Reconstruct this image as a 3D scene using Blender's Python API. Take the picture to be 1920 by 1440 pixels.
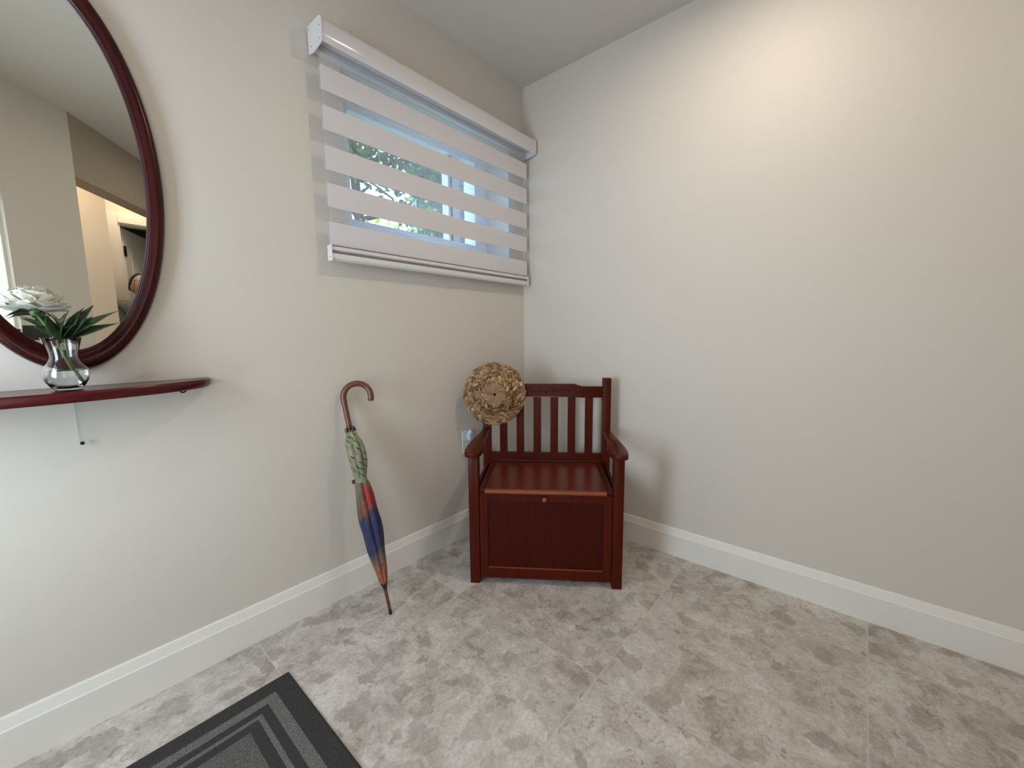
import bpy, bmesh, math, random
from mathutils import Vector, Matrix, Euler
random.seed(11)
for o in list(bpy.data.objects): bpy.data.objects.remove(o)
SC = bpy.context.scene; COL = SC.collection
V = Vector; PI = math.pi

# ---------------------------------------------------------------- camera
cam = bpy.data.cameras.new('camera'); cam.sensor_fit = 'HORIZONTAL'; cam.sensor_width = 36; cam.lens = 14.362
cam.clip_start = .01
CAM = V((-1.9275, -1.5615, 1.0713))
yaw, pitch, roll = 0.7110767, -0.1220412, -0.008846
F = V((math.cos(pitch)*math.cos(yaw), math.cos(pitch)*math.sin(yaw), math.sin(pitch)))
R0 = F.cross(V((0, 0, 1))).normalized(); U0 = R0.cross(F)
RR = R0*math.cos(roll) + U0*math.sin(roll); UU = U0*math.cos(roll) - R0*math.sin(roll)
co = bpy.data.objects.new('camera', cam); COL.objects.link(co)
m = Matrix((RR, UU, -F)).transposed().to_4x4(); m.translation = CAM; co.matrix_world = m
SC.camera = co
# ---------------------------------------------------------------- exposure
SC.view_settings.view_transform = 'Standard'; SC.view_settings.look = 'None'
SC.view_settings.exposure = -0.14; SC.view_settings.gamma = 1; SC.view_settings.use_curve_mapping = False
# ---------------------------------------------------------------- world and daylight
w = bpy.data.worlds.new('sky'); SC.world = w; w.use_nodes = True
bg = w.node_tree.nodes['Background']; bg.inputs[0].default_value = (.48, .69, 1, 1); bg.inputs[1].default_value = 6.5

def area(name, loc, target, sx, sy, power, color, shape='RECTANGLE', spread=180):
    l = bpy.data.lights.new(name, 'AREA'); l.shape = shape; l.size = sx
    if shape == 'RECTANGLE': l.size_y = sy
    l.energy = power; l.color = color; l.spread = math.radians(spread)
    o = bpy.data.objects.new(name, l); COL.objects.link(o); o.location = loc
    o.rotation_euler = (V(target)-V(loc)).to_track_quat('-Z', 'Y').to_euler()
    return o
WARM = (1, .86, .72)
# daylight in the tall glazed opening behind the camera, and in the front door glass at the left end
area('daylight_sidelight', (-2.275, -1.785, 1.02), (-1.275, -.785, 1.02), .78, 1.6, 9.5, (.93, .97, 1))
area('daylight_door', (-2.83, -.62, 1.05), (0, -.45, .75), .5, 1.1, 18, (.90, .96, 1))
# recessed ceiling lamps
LAMPS = [((-.60, -1.22, 2.432), 8.0, .07), ((-2.35, -.95, 2.432), 3.0, .09), ((-.85, -2.35, 2.432), 2.0, .09)]
for p, e, s in LAMPS:
    area('downlight_lamp', p, (p[0], p[1], 0), s, s, e, WARM, 'DISK', 175)
area('hall_lamp', (-1.27, -3.20, 2.42), (-1.27, -3.20, 0), .16, .16, 4.5, (1, .80, .60), 'DISK')
area('hall_lamp', (-1.75, -2.50, 2.42), (-1.75, -2.50, 0), .16, .16, 7, (1, .82, .64), 'DISK')

# ---------------------------------------------------------------- materials
def mat(name, col=(.8, .8, .8), rough=.5, metal=0, **kw):
    m = bpy.data.materials.new(name); m.use_nodes = True
    b = m.node_tree.nodes['Principled BSDF']
    b.inputs['Base Color'].default_value = (*col, 1); b.inputs['Roughness'].default_value = rough
    b.inputs['Metallic'].default_value = metal
    for k, v in kw.items(): b.inputs[k.replace('_', ' ')].default_value = v
    return m
class N:
    """small node helper"""
    def __init__(s, m): s.m = m; s.t = m.node_tree; s.b = s.t.nodes['Principled BSDF']; s.co = s.t.nodes.new('ShaderNodeTexCoord')
    def n(s, typ, **kw):
        x = s.t.nodes.new(typ)
        for k, v in kw.items(): setattr(x, k, v)
        return x
    def l(s, a, b): s.t.links.new(a, b)
    def map(s, scale=(1, 1, 1), src='Object', rot=(0, 0, 0), loc=(0, 0, 0)):
        x = s.n('ShaderNodeMapping'); s.l(s.co.outputs[src], x.inputs[0])
        x.inputs['Scale'].default_value = scale; x.inputs['Rotation'].default_value = rot; x.inputs['Location'].default_value = loc
        return x.outputs[0]
    def noise(s, vec, scale, detail=4, rough=.55, dist=0):
        x = s.n('ShaderNodeTexNoise'); s.l(vec, x.inputs['Vector']); x.inputs['Scale'].default_value = scale
        x.inputs['Detail'].default_value = detail; x.inputs['Roughness'].default_value = rough; x.inputs['Distortion'].default_value = dist
        return x.outputs[0]
    def ramp(s, fac, stops, interp='LINEAR'):
        x = s.n('ShaderNodeValToRGB'); s.l(fac, x.inputs[0]); r = x.color_ramp; r.interpolation = interp
        while len(r.elements) < len(stops): r.elements.new(.5)
        for e, (p, c) in zip(r.elements, stops): e.position = p; e.color = (*c, 1) if len(c) == 3 else c
        return x.outputs[0]
    def mix(s, fac, a, b, mode='MIX'):
        x = s.n('ShaderNodeMix', data_type='RGBA', blend_type=mode)
        for sock, val in ((x.inputs[0], fac), (x.inputs[6], a), (x.inputs[7], b)):
            if hasattr(val, 'links'): s.l(val, sock)
            elif isinstance(val, (int, float)): sock.default_value = val
            else: sock.default_value = (*val, 1)
        return x.outputs[2]
    def math(s, op, a, b=0, c=0):
        x = s.n('ShaderNodeMath', operation=op)
        for sock, val in zip(x.inputs, (a, b, c)):
            if hasattr(val, 'links'): s.l(val, sock)
            else: sock.default_value = val
        return x.outputs[0]
    def color(s, c): s.l(c, s.b.inputs['Base Color'])
    def bump(s, h, strength=.2, dist=.002):
        x = s.n('ShaderNodeBump'); s.l(h, x.inputs['Height']); x.inputs['Strength'].default_value = strength
        x.inputs['Distance'].default_value = dist; s.l(x.outputs[0], s.b.inputs['Normal'])

def paint(name, c, rough=.6, bs=.12):
    m = mat(name, c, rough); n = N(m); v = n.map()
    n.bump(n.noise(v, 260, 3), bs, .001); return m
M = {}
M['wall'] = paint('wall_paint', (.655, .604, .536), .55)
M['hallwall'] = paint('hall_paint', (.72, .62, .50), .6)
M['ceiling'] = paint('ceiling_paint', (.61, .565, .52), .8)
M['trim'] = paint('trim_paint', (.78, .75, .69), .42, .03)

def wood(name, dark, light, rough=.32, axis='z', gs=1.0, coat=.25):
    m = mat(name, light, rough, Coat_Weight=coat, Coat_Roughness=.22, Specular_IOR_Level=.13); n = N(m)
    s = {'x': (3, 60, 60), 'y': (60, 3, 60), 'z': (60, 60, 3)}[axis]
    v = n.map(tuple(k*gs for k in s)); a = n.noise(v, 1.6, 6, .62, .7)
    v2 = n.map(tuple(k*gs*4 for k in s)); b = n.noise(v2, 2.0, 3, .6)
    g = n.mix(.4, a, b)
    n.color(n.ramp(g, [(.30, dark), (.50, tuple((x+y)/2 for x, y in zip(dark, light))), (.68, light)]))
    n.bump(g, .10, .001); return m
M['wood_z'] = wood('cherry_wood_upright', (.036, .0036, .0013), (.100, .0095, .0028), .36, coat=.04)
M['wood_x'] = wood('cherry_wood_across', (.034, .0035, .0016), (.095, .0095, .0035), .36, axis='x', coat=.08)
M['wood_y'] = wood('cherry_wood_deep', (.040, .0045, .0018), (.110, .012, .0040), .34, axis='y', coat=.10)
M['wood_seat'] = wood('cherry_wood_seat', (.070, .0075, .0030), (.135, .015, .0055), .27, 'x', 1, .12)
M['wood_panel'] = wood('cherry_wood_panel', (.034, .0028, .0009), (.066, .0048, .0014), .5, 'z', .8, 0)
M['edge_wood'] = wood('paler_edge_wood', (.16, .035, .012), (.30, .085, .032), .35, 'x')  # paler wood tone for the seat edge, panel ledge and knob
M['mahog'] = wood('mahogany_frame', (.016, .0020, .0018), (.052, .0055, .0052), .26, 'z', .35, .25)
M['shelfwood'] = wood('mahogany_shelf', (.050, .0055, .0065), (.105, .011, .013), .24, 'x', .4, .35)
M['handlewood'] = wood('umbrella_handle_wood', (.10, .030, .015), (.17, .055, .028), .18, 'z', .5, .6)
M['black'] = mat('black_plastic', (.012, .012, .013), .35)
M['darkmetal'] = mat('dark_metal', (.03, .02, .018), .35, .7)
M['brownplastic'] = mat('brown_plastic', (.055, .014, .008), .3)
M['chrome'] = mat('chrome', (.7, .7, .7), .2, 1)
M['white_pl'] = mat('white_plastic', (.72, .69, .69), .36)
M['white_pvc'] = mat('white_window_vinyl', (.80, .82, .85), .3)
M['mirror'] = mat('mirror_silvering', (.91, .935, .89), 0, 1)

M['wood_seat'].node_tree.nodes['Principled BSDF'].inputs['Specular IOR Level'].default_value = .4
def glassm(name, tint=(1, 1, 1), ior=1.45, rough=0):
    return mat(name, tint, rough, Transmission_Weight=1.0, IOR=ior)
M['glass'] = glassm('clear_glass', (.97, .99, .98))
M['acrylic'] = glassm('clear_acrylic', (.98, .98, .97), 1.3)
M['water'] = glassm('water', (1, 1, 1), 1.33)
def thinglass():
    m = mat('window_glass'); t = m.node_tree; t.nodes.clear()
    o = t.nodes.new('ShaderNodeOutputMaterial'); a = t.nodes.new('ShaderNodeBsdfTransparent'); g = t.nodes.new('ShaderNodeBsdfGlossy')
    a.inputs[0].default_value = (.93, .97, .97, 1); g.inputs['Roughness'].default_value = .01
    f = t.nodes.new('ShaderNodeFresnel'); f.inputs[0].default_value = 1.45
    # reflect only at the face the ray enters by
    gm = t.nodes.new('ShaderNodeNewGeometry'); inv = t.nodes.new('ShaderNodeMath'); inv.operation = 'SUBTRACT'; inv.inputs[0].default_value = 1
    mu = t.nodes.new('ShaderNodeMath'); mu.operation = 'MULTIPLY'
    t.links.new(gm.outputs['Backfacing'], inv.inputs[1]); t.links.new(inv.outputs[0], mu.inputs[0]); t.links.new(f.outputs[0], mu.inputs[1])
    x = t.nodes.new('ShaderNodeMixShader'); t.links.new(mu.outputs[0], x.inputs[0]); t.links.new(a.outputs[0], x.inputs[1]); t.links.new(g.outputs[0], x.inputs[2])
    t.links.new(x.outputs[0], o.inputs[0]); return m
M['pane'] = thinglass()
def cloth(name, col, opaque, transl):
    m = mat(name); t = m.node_tree; t.nodes.clear()
    N_ = t.nodes.new; L = t.links.new
    o = N_('ShaderNodeOutputMaterial'); tr = N_('ShaderNodeBsdfTransparent'); d = N_('ShaderNodeBsdfDiffuse'); tl = N_('ShaderNodeBsdfTranslucent')
    d.inputs[0].default_value = (*col, 1); tl.inputs[0].default_value = (*col, 1)
    a = N_('ShaderNodeMixShader'); a.inputs[0].default_value = transl; L(d.outputs[0], a.inputs[1]); L(tl.outputs[0], a.inputs[2])
    b = N_('ShaderNodeMixShader'); L(tr.outputs[0], b.inputs[1]); L(a.outputs[0], b.inputs[2])
    if opaque < 1:   # fine horizontal threads of the sheer weave
        tc = N_('ShaderNodeTexCoord'); mp = N_('ShaderNodeMapping'); mp.inputs['Scale'].default_value = (6, 1, 900)
        nz = N_('ShaderNodeTexNoise'); nz.inputs['Scale'].default_value = 1; nz.inputs['Detail'].default_value = 1
        L(tc.outputs['Object'], mp.inputs[0]); L(mp.outputs[0], nz.inputs['Vector'])
        mr = N_('ShaderNodeMapRange'); mr.inputs[1].default_value = .3; mr.inputs[2].default_value = .7
        mr.inputs[3].default_value = opaque-.07; mr.inputs[4].default_value = opaque+.13
        L(nz.outputs[0], mr.inputs[0]); L(mr.outputs[0], b.inputs[0])
    else: b.inputs[0].default_value = 1
    L(b.outputs[0], o.inputs[0]); return m
M['band'] = cloth('blind_band_fabric', (.80, .765, .77), 1, .16)
M['sheer'] = cloth('blind_sheer_fabric', (.78, .77, .77), .15, .4)

def emis(name, col, s):
    m = mat(name, (.8, .8, .8)); b = m.node_tree.nodes['Principled BSDF']
    b.inputs['Emission Color'].default_value = (*col, 1); b.inputs['Emission Strength'].default_value = s; return m
M['lamp'] = emis('lamp_diffuser', (1, .87, .72), 6)

def floor_mat():
    m = mat('floor_tile', (.5, .46, .42), .34); n = N(m)
    P = .642; X0 = -.877; Y0 = -.36
    sep = n.n('ShaderNodeSeparateXYZ'); n.l(n.co.outputs['Object'], sep.inputs[0])
    tx = n.math('DIVIDE', n.math('SUBTRACT', sep.outputs[0], X0), P); ty = n.math('DIVIDE', n.math('SUBTRACT', sep.outputs[1], Y0), P)
    ix, iy = n.math('FLOOR', tx), n.math('FLOOR', ty)
    # distance to the nearest joint, in metres
    dx = n.math('MULTIPLY', n.math('SUBTRACT', .5, n.math('ABSOLUTE', n.math('SUBTRACT', n.math('FRACT', tx), .5))), P)
    dy = n.math('MULTIPLY', n.math('SUBTRACT', .5, n.math('ABSOLUTE', n.math('SUBTRACT', n.math('FRACT', ty), .5))), P)
    d = n.math('MINIMUM', dx, dy)
    cmb = n.n('ShaderNodeCombineXYZ'); n.l(n.math('MULTIPLY', ix, 3.71), cmb.inputs[0]); n.l(n.math('MULTIPLY', iy, 5.13), cmb.inputs[1])
    n.l(n.math('ADD', n.math('MULTIPLY', ix, 1.7), n.math('MULTIPLY', iy, 2.3)), cmb.inputs[2])
    add = n.n('ShaderNodeVectorMath', operation='ADD'); n.l(n.co.outputs['Object'], add.inputs[0]); n.l(cmb.outputs[0], add.inputs[1])
    v = add.outputs[0]
    big = n.noise(v, 4.2, 8, .66, 1.1)
    mid = n.noise(v, 17, 6, .68, 1.0)
    mixn = n.math('ADD', n.math('MULTIPLY', big, .55), n.math('MULTIPLY', mid, .45))
    base = n.ramp(mixn, [(.36, (0.300, 0.258, 0.216)), (.44, (0.445, 0.400, 0.352)), (.52, (0.545, 0.500, 0.450)), (.62, (0.650, 0.610, 0.560))])
    # clouded pebble shapes with soft rims
    warp = n.n('ShaderNodeTexNoise'); n.l(v, warp.inputs['Vector']); warp.inputs['Scale'].default_value = 13; warp.inputs['Detail'].default_value = 6; warp.inputs['Roughness'].default_value = .65
    wv = n.n('ShaderNodeVectorMath', operation='MULTIPLY_ADD'); n.l(warp.outputs['Color'], wv.inputs[0]); wv.inputs[1].default_value = (.10, .10, .10); n.l(v, wv.inputs[2])
    vo = n.n('ShaderNodeTexVoronoi', feature='SMOOTH_F1'); n.l(wv.outputs[0], vo.inputs['Vector']); vo.inputs['Scale'].default_value = 19; vo.inputs['Smoothness'].default_value = .35
    rnd = n.n('ShaderNodeSeparateColor'); n.l(vo.outputs['Color'], rnd.inputs[0])
    c1 = n.mix(n.ramp(rnd.outputs[0], [(.58, (0, 0, 0)), (.95, (.60, .60, .60))]), base, (.27, .225, .185))
    rid = n.math('ABSOLUTE', n.math('SUBTRACT', n.noise(wv.outputs[0], 9, 4, .6), .5))
    vein = n.ramp(rid, [(.0, (.6, .6, .6)), (.012, (0, 0, 0))])
    c2 = n.mix(n.math('MULTIPLY', vein, n.ramp(n.noise(v, 4, 3), [(.45, (0, 0, 0)), (.60, (1, 1, 1))])), c1, (.64, .60, .55))
    crk = n.ramp(n.noise(v, 38, 6, .72, 1.2), [(.545, (0, 0, 0)), (.66, (.70, .70, .70))])
    msk = n.ramp(n.noise(v, 3.4, 3), [(.40, (.18, .18, .18)), (.58, (1, 1, 1))])
    c3 = n.mix(n.math('MULTIPLY', crk, msk), c2, (.19, .158, .130))
    fine = n.ramp(n.noise(v, 90, 5, .75), [(.3, (.78, .78, .78)), (.7, (1.15, 1.15, 1.15))])
    c4 = n.mix(1.0, c3, fine, 'MULTIPLY')
    gm = n.ramp(d, [(.0022, (1, 1, 1)), (.0034, (0, 0, 0))])
    n.color(n.mix(n.math('MULTIPLY', gm, .65), c4, (.58, .54, .49)))
    n.l(n.math('ADD', .34, n.math('MULTIPLY', big, .22)), n.b.inputs['Roughness'])
    n.bump(n.math('MULTIPLY', gm, -1), .25, .001)
    return m
M['floor'] = floor_mat()

# ---------------------------------------------------------------- mesh helpers
def obj(name, bm, m, parent=None, smooth=None, loc=None):
    me = bpy.data.meshes.new(name); bmesh.ops.recalc_face_normals(bm, faces=bm.faces); bm.to_mesh(me); bm.free()
    for x in (m if isinstance(m, (list, tuple)) else [m]): me.materials.append(x)
    o = bpy.data.objects.new(name, me); COL.objects.link(o)
    if parent is not None: o.parent = parent
    if loc: o.location = loc
    if smooth:
        for p in me.polygons: p.use_smooth = True
        if smooth != True:
            me.set_sharp_from_angle(angle=math.radians(smooth))
    return o
def thing(name, label, cat, loc=(0, 0, 0), rot=(0, 0, 0), group=None):
    o = bpy.data.objects.new(name, None); COL.objects.link(o); o.location = loc; o.rotation_euler = rot
    o.empty_display_size = .1
    return tag(o, label, cat, group)
def tag(o, label, cat, group=None):
    o['label'] = label; o['category'] = cat
    if group: o['group'] = group
    return o
def struct(o): o['kind'] = 'structure'; return o
def box(bm, x0, y0, z0, x1, y1, z1, bev=0, seg=2, mi=0):
    r = bmesh.ops.create_cube(bm, size=1)
    for v in r['verts']:
        v.co = V(((x0+x1)/2 + v.co.x*(x1-x0), (y0+y1)/2 + v.co.y*(y1-y0), (z0+z1)/2 + v.co.z*(z1-z0)))
    fs = {f for v in r['verts'] for f in v.link_faces}
    for f in fs: f.material_index = mi
    if bev:
        es = list({e for v in r['verts'] for e in v.link_edges})
        bmesh.ops.bevel(bm, geom=es, offset=bev, segments=seg, affect='EDGES', profile=.5, material=-1)
    return r
def B(*a, **k): bm = bmesh.new(); box(bm, *a, **k); return bm
def prism(bm, pts, h, T=lambda u, v, w: V((u, v, w)), bev=0, seg=2):
    """outline pts (2d) extruded 0..h, mapped by T"""
    a = [bm.verts.new(T(x, y, 0)) for x, y in pts]; b = [bm.verts.new(T(x, y, h)) for x, y in pts]
    n = len(pts); fs = [bm.faces.new(a), bm.faces.new(b[::-1])]
    for i in range(n): bm.faces.new((a[i], a[(i+1) % n], b[(i+1) % n], b[i]))
    if bev:
        es = [e for f in fs for e in f.edges]
        bmesh.ops.bevel(bm, geom=es, offset=bev, segments=seg, affect='EDGES', profile=.5)
    return bm
def tube(bm, pts, rad, n=12, cap=True, flat=1.0):
    pts = [V(p) for p in pts]; k = len(pts)
    if not hasattr(rad, '__len__'): rad = [rad]*k
    rings = []; ref = None
    for i, p in enumerate(pts):
        t = (pts[min(i+1, k-1)]-pts[max(i-1, 0)]).normalized()
        if ref is None:
            ref = t.cross(V((0, 0, 1)) if abs(t.z) < .9 else V((1, 0, 0))).normalized()
        ref = (ref - t*ref.dot(t)).normalized(); b = t.cross(ref)
        rings.append([bm.verts.new(p + ref*math.cos(2*PI*j/n)*rad[i] + b*math.sin(2*PI*j/n)*rad[i]*flat) for j in range(n)])
    for i in range(k-1):
        for j in range(n): bm.faces.new((rings[i][j], rings[i][(j+1) % n], rings[i+1][(j+1) % n], rings[i+1][j]))
    if cap: bm.faces.new(rings[0][::-1]); bm.faces.new(rings[-1])
    return bm
def lathe(bm, prof, n=32, close=False, T=lambda p: p):
    """prof: (r, z). r==0 makes a pole"""
    rings = []
    for r, z in prof:
        if r < 1e-6: rings.append([bm.verts.new(T(V((0, 0, z))))])
        else: rings.append([bm.verts.new(T(V((r*math.cos(2*PI*j/n), r*math.sin(2*PI*j/n), z)))) for j in range(n)])
    L = len(rings)
    for i in range(L if close else L-1):
        a, b = rings[i], rings[(i+1) % L]
        for j in range(n):
            k = (j+1) % n
            if len(a) == 1 and len(b) == 1: continue
            if len(a) == 1: bm.faces.new((a[0], b[k], b[j]))
            elif len(b) == 1: bm.faces.new((a[j], a[k], b[0]))
            else: bm.faces.new((a[j], a[k], b[k], b[j]))
    return bm
def sm(a, b, t): t = max(0, min(1, (t-a)/(b-a))); return t*t*(3-2*t)
def interp(tab, x):
    for (a, p), (b, q) in zip(tab, tab[1:]):
        if x <= b: return p + (q-p)*max(0, (x-a)/(b-a))
    return tab[-1][1]

# ================================================================ THE ROOM
CE = 2.44; T = .26
XL = -2.75                         # far left end of the entrance
A0 = V((XL, -1.167)); A1 = V((-1.663, -2.254))       # slanted wall behind the camera
H1 = V((-.95, -3.29))                                 # end of the header over the hall opening
fl = B(-3.4, -5.2, -.05, .3, .3, 0); struct(obj('floor', fl, M['floor']))
ce = B(-3.4, -5.2, CE, .3, .3, CE+.1); struct(obj('ceiling', ce, M['ceiling']))
WX0, WX1, WZ0, WZ1 = -1.083, -.131, 1.462, 2.065       # window opening
bm = bmesh.new()
box(bm, -3.0, 0, 0, WX0, T, CE); box(bm, WX1, 0, 0, .3, T, CE)
box(bm, WX0, 0, 0, WX1, T, WZ0); box(bm, WX0, 0, WZ1, WX1, T, CE)
struct(obj('wall_left', bm, M['wall']))
struct(obj('wall_right', B(0, -5.2, 0, .25, 0, CE), M['wall']))
# west wall with the glazed opening of the front door
DZ1 = 1.95
bm = bmesh.new(); box(bm, XL-.15, -.25, 0, XL, 0, CE); box(bm, XL-.15, -1.35, 0, XL, -.95, CE); box(bm, XL-.15, -.95, DZ1, XL, -.25, CE)
struct(obj('wall_west', bm, M['wall']))
def slant(bm, p, q, z0, z1, th, mi=0, off=0):
    """upright slab between plan points p and q; thickness away from the room"""
    d = (q-p).normalized(); nn = V((d.y, -d.x))          # points to -x,-y side
    if nn.dot(V((-1, -1))) < 0: nn = -nn
    P = [p+nn*off, q+nn*off, q+nn*(off+th), p+nn*(off+th)]
    a = [bm.verts.new((c.x, c.y, z0)) for c in P]; b = [bm.verts.new((c.x, c.y, z1)) for c in P]
    fs = [bm.faces.new(a[::-1]), bm.faces.new(b)]
    for i in range(4): fs.append(bm.faces.new((a[i], a[(i+1) % 4], b[(i+1) % 4], b[i])))
    for f in fs: f.material_index = mi
dA = (A1-A0).normalized()
S0 = A0 + dA*.42; S1 = A0 + dA*1.112                      # tall sidelight opening in the slanted wall
bm = bmesh.new(); slant(bm, A0, S0, 0, CE, .12); slant(bm, S1, A1, 0, CE, .12); slant(bm, S0, S1, 1.83, CE, .12); slant(bm, S0, S1, 0, .2, .12)
struct(obj('wall_behind', bm, M['wall']))
bm = bmesh.new(); slant(bm, A1, H1, 2.065, CE, .12)
struct(obj('wall_header', bm, paint('header_shade_paint', (.40, .335, .26), .7)))  # brown tone stands in for shade on the unlit header
# frames of both openings
bm = bmesh.new()
slant(bm, S0, S0+dA*.04, .2, 1.83, .06, 0, .02); slant(bm, S1-dA*.015, S1, .2, 1.83, .06, 0, .02)
slant(bm, S0, S1, .2, .25, .06, 0, .02); slant(bm, S0, S1, 1.78, 1.83, .06, 0, .02)
w2 = struct(obj('window_2', bm, M['trim']))
bm = bmesh.new(); slant(bm, S0+dA*.041, S1-dA*.016, .251, 1.779, .006, 0, .05); obj('pane', bm, M['pane'], w2)
bm = bmesh.new(); y0, y1 = -.95, -.25; xa, xb = XL-.10, XL-.055
box(bm, xa, y0, 0, xb, y0+.09, DZ1); box(bm, xa, y1-.09, 0, xb, y1, DZ1); box(bm, xa, y0+.09, DZ1-.09, xb, y1-.09, DZ1); box(bm, xa, y0+.09, 0, xb, y1-.09, .55)
d1 = struct(obj('door_1', bm, M['trim'])); obj('pane', B(xa+.02, y0+.09, .55, xa+.026, y1-.09, DZ1-.09), M['pane'], d1)
bm = bmesh.new(); tube(bm, [(xb, y1-.045, 1.0), (xb+.05, y1-.045, 1.0)], .009); tube(bm, [(xb+.045, y1-.045, 1.0), (xb+.045, y1-.15, 1.0)], .008); obj('handle', bm, M['chrome'], d1)
# hall beyond the opening
bm = bmesh.new(); box(bm, -3.0, -3.0, 0, -1.473, -2.94, CE)
struct(obj('wall_hall_side', bm, M['hallwall']))
DX0, DX1, DZ = -1.352, -.60, 2.066
bm = bmesh.new(); box(bm, -1.80, -3.6, 0, DX0, -3.5, CE); box(bm, DX1, -3.6, 0, 0, -3.5, CE); box(bm, DX0, -3.6, DZ, DX1, -3.5, CE)
struct(obj('wall_hall_end', bm, M['hallwall']))
struct(obj('wall_hall_west', B(-1.9, -3.5, 0, -1.80, -3.0, CE), M['hallwall']))
struct(obj('wall_passage', B(-3.0, -3.1, 0, -2.9, -1.0, CE), M['hallwall']))
struct(obj('wall_closet', B(-1.6, -4.6, 0, -.2, -4.5, CE), mat('closet_dim_paint', (.16, .15, .14), .8)))  # dark colour stands in for the dimness inside the closet
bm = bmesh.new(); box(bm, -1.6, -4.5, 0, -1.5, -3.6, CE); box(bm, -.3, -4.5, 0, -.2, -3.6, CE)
struct(obj('wall_closet_side', bm, mat('closet_side_dim_paint', (.22, .21, .19), .8)))  # closet dimness put into the colour here too, less dark than the back
bm = bmesh.new()
box(bm, DX0-.085, -3.5, 0, DX0, -3.48, DZ+.085, .004); box(bm, DX1, -3.5, 0, DX1+.085, -3.48, DZ+.085, .004); box(bm, DX0, -3.5, DZ, DX1, -3.48, DZ+.085, .004)
box(bm, DX0, -3.6, 0, DX0+.012, -3.5, DZ); box(bm, DX0+.012, -3.6, DZ-.012, DX1, -3.5, DZ)
struct(obj('trim_1', bm, M['trim']))
# open hall door with two raised panels
dr = struct(obj('door_2', B(0, -.018, .01, .70, .018, DZ-.02, .002), M['trim'], loc=(DX0+.02, -3.60, 0))); dr.rotation_euler = (0, 0, math.radians(-62))
bm = bmesh.new()
for z0, z1 in ((.15, .85), (1.0, 1.9)):
    for s in (-1, 1): box(bm, .11, min(s*.018, s*.024), z0, .59, max(s*.018, s*.024), z1, .004)
obj('door_panel', bm, M['trim'], dr)
for z in (1.80, .28):
    bm = B(-.012, .0185, z, .026, .023, z+.09); obj('hinge', bm, M['darkmetal'], dr)

# baseboards (profile: tall flat face, sloping top band)
prof = [(0, 0), (-.015, 0), (-.015, .102), (-.0125, .106), (-.006, .132), (-.004, .1355), (0, .1355)]
def baseboard(name, length, M4):
    bm = bmesh.new(); prism(bm, prof, length, lambda a, b, l: M4 @ V((l, a, b)))
    return struct(obj(name, bm, M['trim']))
baseboard('baseboard_left', -XL-.0155, Matrix.Translation((XL, 0, 0)))
baseboard('baseboard_right', 3.48, Matrix.Translation((0, -3.48, 0)) @ Matrix(((0, 1, 0, 0), (1, 0, 0, 0), (0, 0, 1, 0), (0, 0, 0, 1))))
# window unit in the left wall
GY = .20
bm = bmesh.new()
box(bm, WX0, GY-.03, WZ0, -.972, T, WZ1, .003); box(bm, -.225, GY-.03, WZ0, WX1, T, WZ1, .003)
box(bm, -.972, GY-.03, WZ0, -.225, T, 1.575, .003); box(bm, -.972, GY-.03, 2.02, -.225, T, WZ1, .003)
box(bm, -.372, GY-.012, 1.575, -.322, T-.01, 2.02, .003)
w1 = struct(obj('window_1', bm, M['white_pvc']))
obj('weatherstrip', B(-.403, GY-.008, 1.576, -.388, T-.02, 2.019), M['white_pvc'], w1)
obj('shaded_gap', B(-.388, GY-.004, 1.576, -.372, T-.02, 2.019), M['black'], w1)  # black strip stands in for the shade in the gap beside the stile
obj('pane', B(-.972, GY+.02, 1.575, -.403, GY+.024, 2.02), M['pane'], w1)
obj('pane', B(-.322, GY+.02, 1.575, -.225, GY+.024, 2.02), M['pane'], w1)
bm = bmesh.new(); box(bm, WX0+.002, -.012, WZ0-.0, WX1-.002, GY-.03, WZ0+.015, .003); obj('window_sill', bm, M['white_pvc'], w1)

# recessed lamps in the ceiling
for k, (p, e, s) in enumerate(LAMPS):
    t = thing('ceiling_light', ['white recessed ceiling light above the storage bench corner', 'white recessed ceiling light near the front door glass', 'white recessed ceiling light at the hall side of the room'][k], 'ceiling light', (p[0], p[1], CE), group=None)
    bm = bmesh.new(); lathe(bm, [(s*.62, -.001), (s*.62, -.006), (s*.85, -.006), (s*.95, -.001)], 32, True); obj('trim_ring', bm, M['white_pl'], t, True)
    bm = bmesh.new(); lathe(bm, [(0, -.003), (s*.61, -.003)], 32); obj('diffuser', bm, M['lamp'], t)

# ================================================================ BENCH
O = V((-.796, -.339, 0)); ang = math.radians(-54.379)
bench = thing('storage_bench', 'dark cherry wooden storage bench with slatted back and armrests in the corner', 'bench', O, (0, 0, ang))
W = .644; D = .40
def leg(u0, u1, v0, v1, h): return obj('leg', B(u0, v0, 0, u1, v1, h, bev=.003), M['wood_z'], bench, 30)
leg(0, .043, 0, .046, .563); leg(.601, W, 0, .046, .563)
def post(u0, u1): return obj('leg', B(u0, D, 0, u1, D+.04, .85, bev=.003), M['wood_z'], bench, 30)
post(0, .041); post(.603, W)
# arms
def arm(mir):
    outer = [(.004, D+.001), (.001, .30), (-.008, .225), (-.014, .17), (-.017, .08), (-.016, .02), (-.012, -.006), (-.002, -.019), (.018, -.024), (.036, -.020), (.048, -.008)]
    inner = [(.053, .02), (.056, .08), (.055, .14), (.049, .185), (.040, .205), (.037, .24), (.037, D+.001)]
    pts = outer+inner
    if mir: pts = [(W-x, y) for x, y in pts][::-1]
    bm = bmesh.new(); prism(bm, pts, .024, lambda a, b, c: V((a, b, .564+c+max(0, b-.24)*.06)), .006, 3)
    obj('armrest', bm, M['wood_y'], bench, 50)
arm(False); arm(True)
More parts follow.
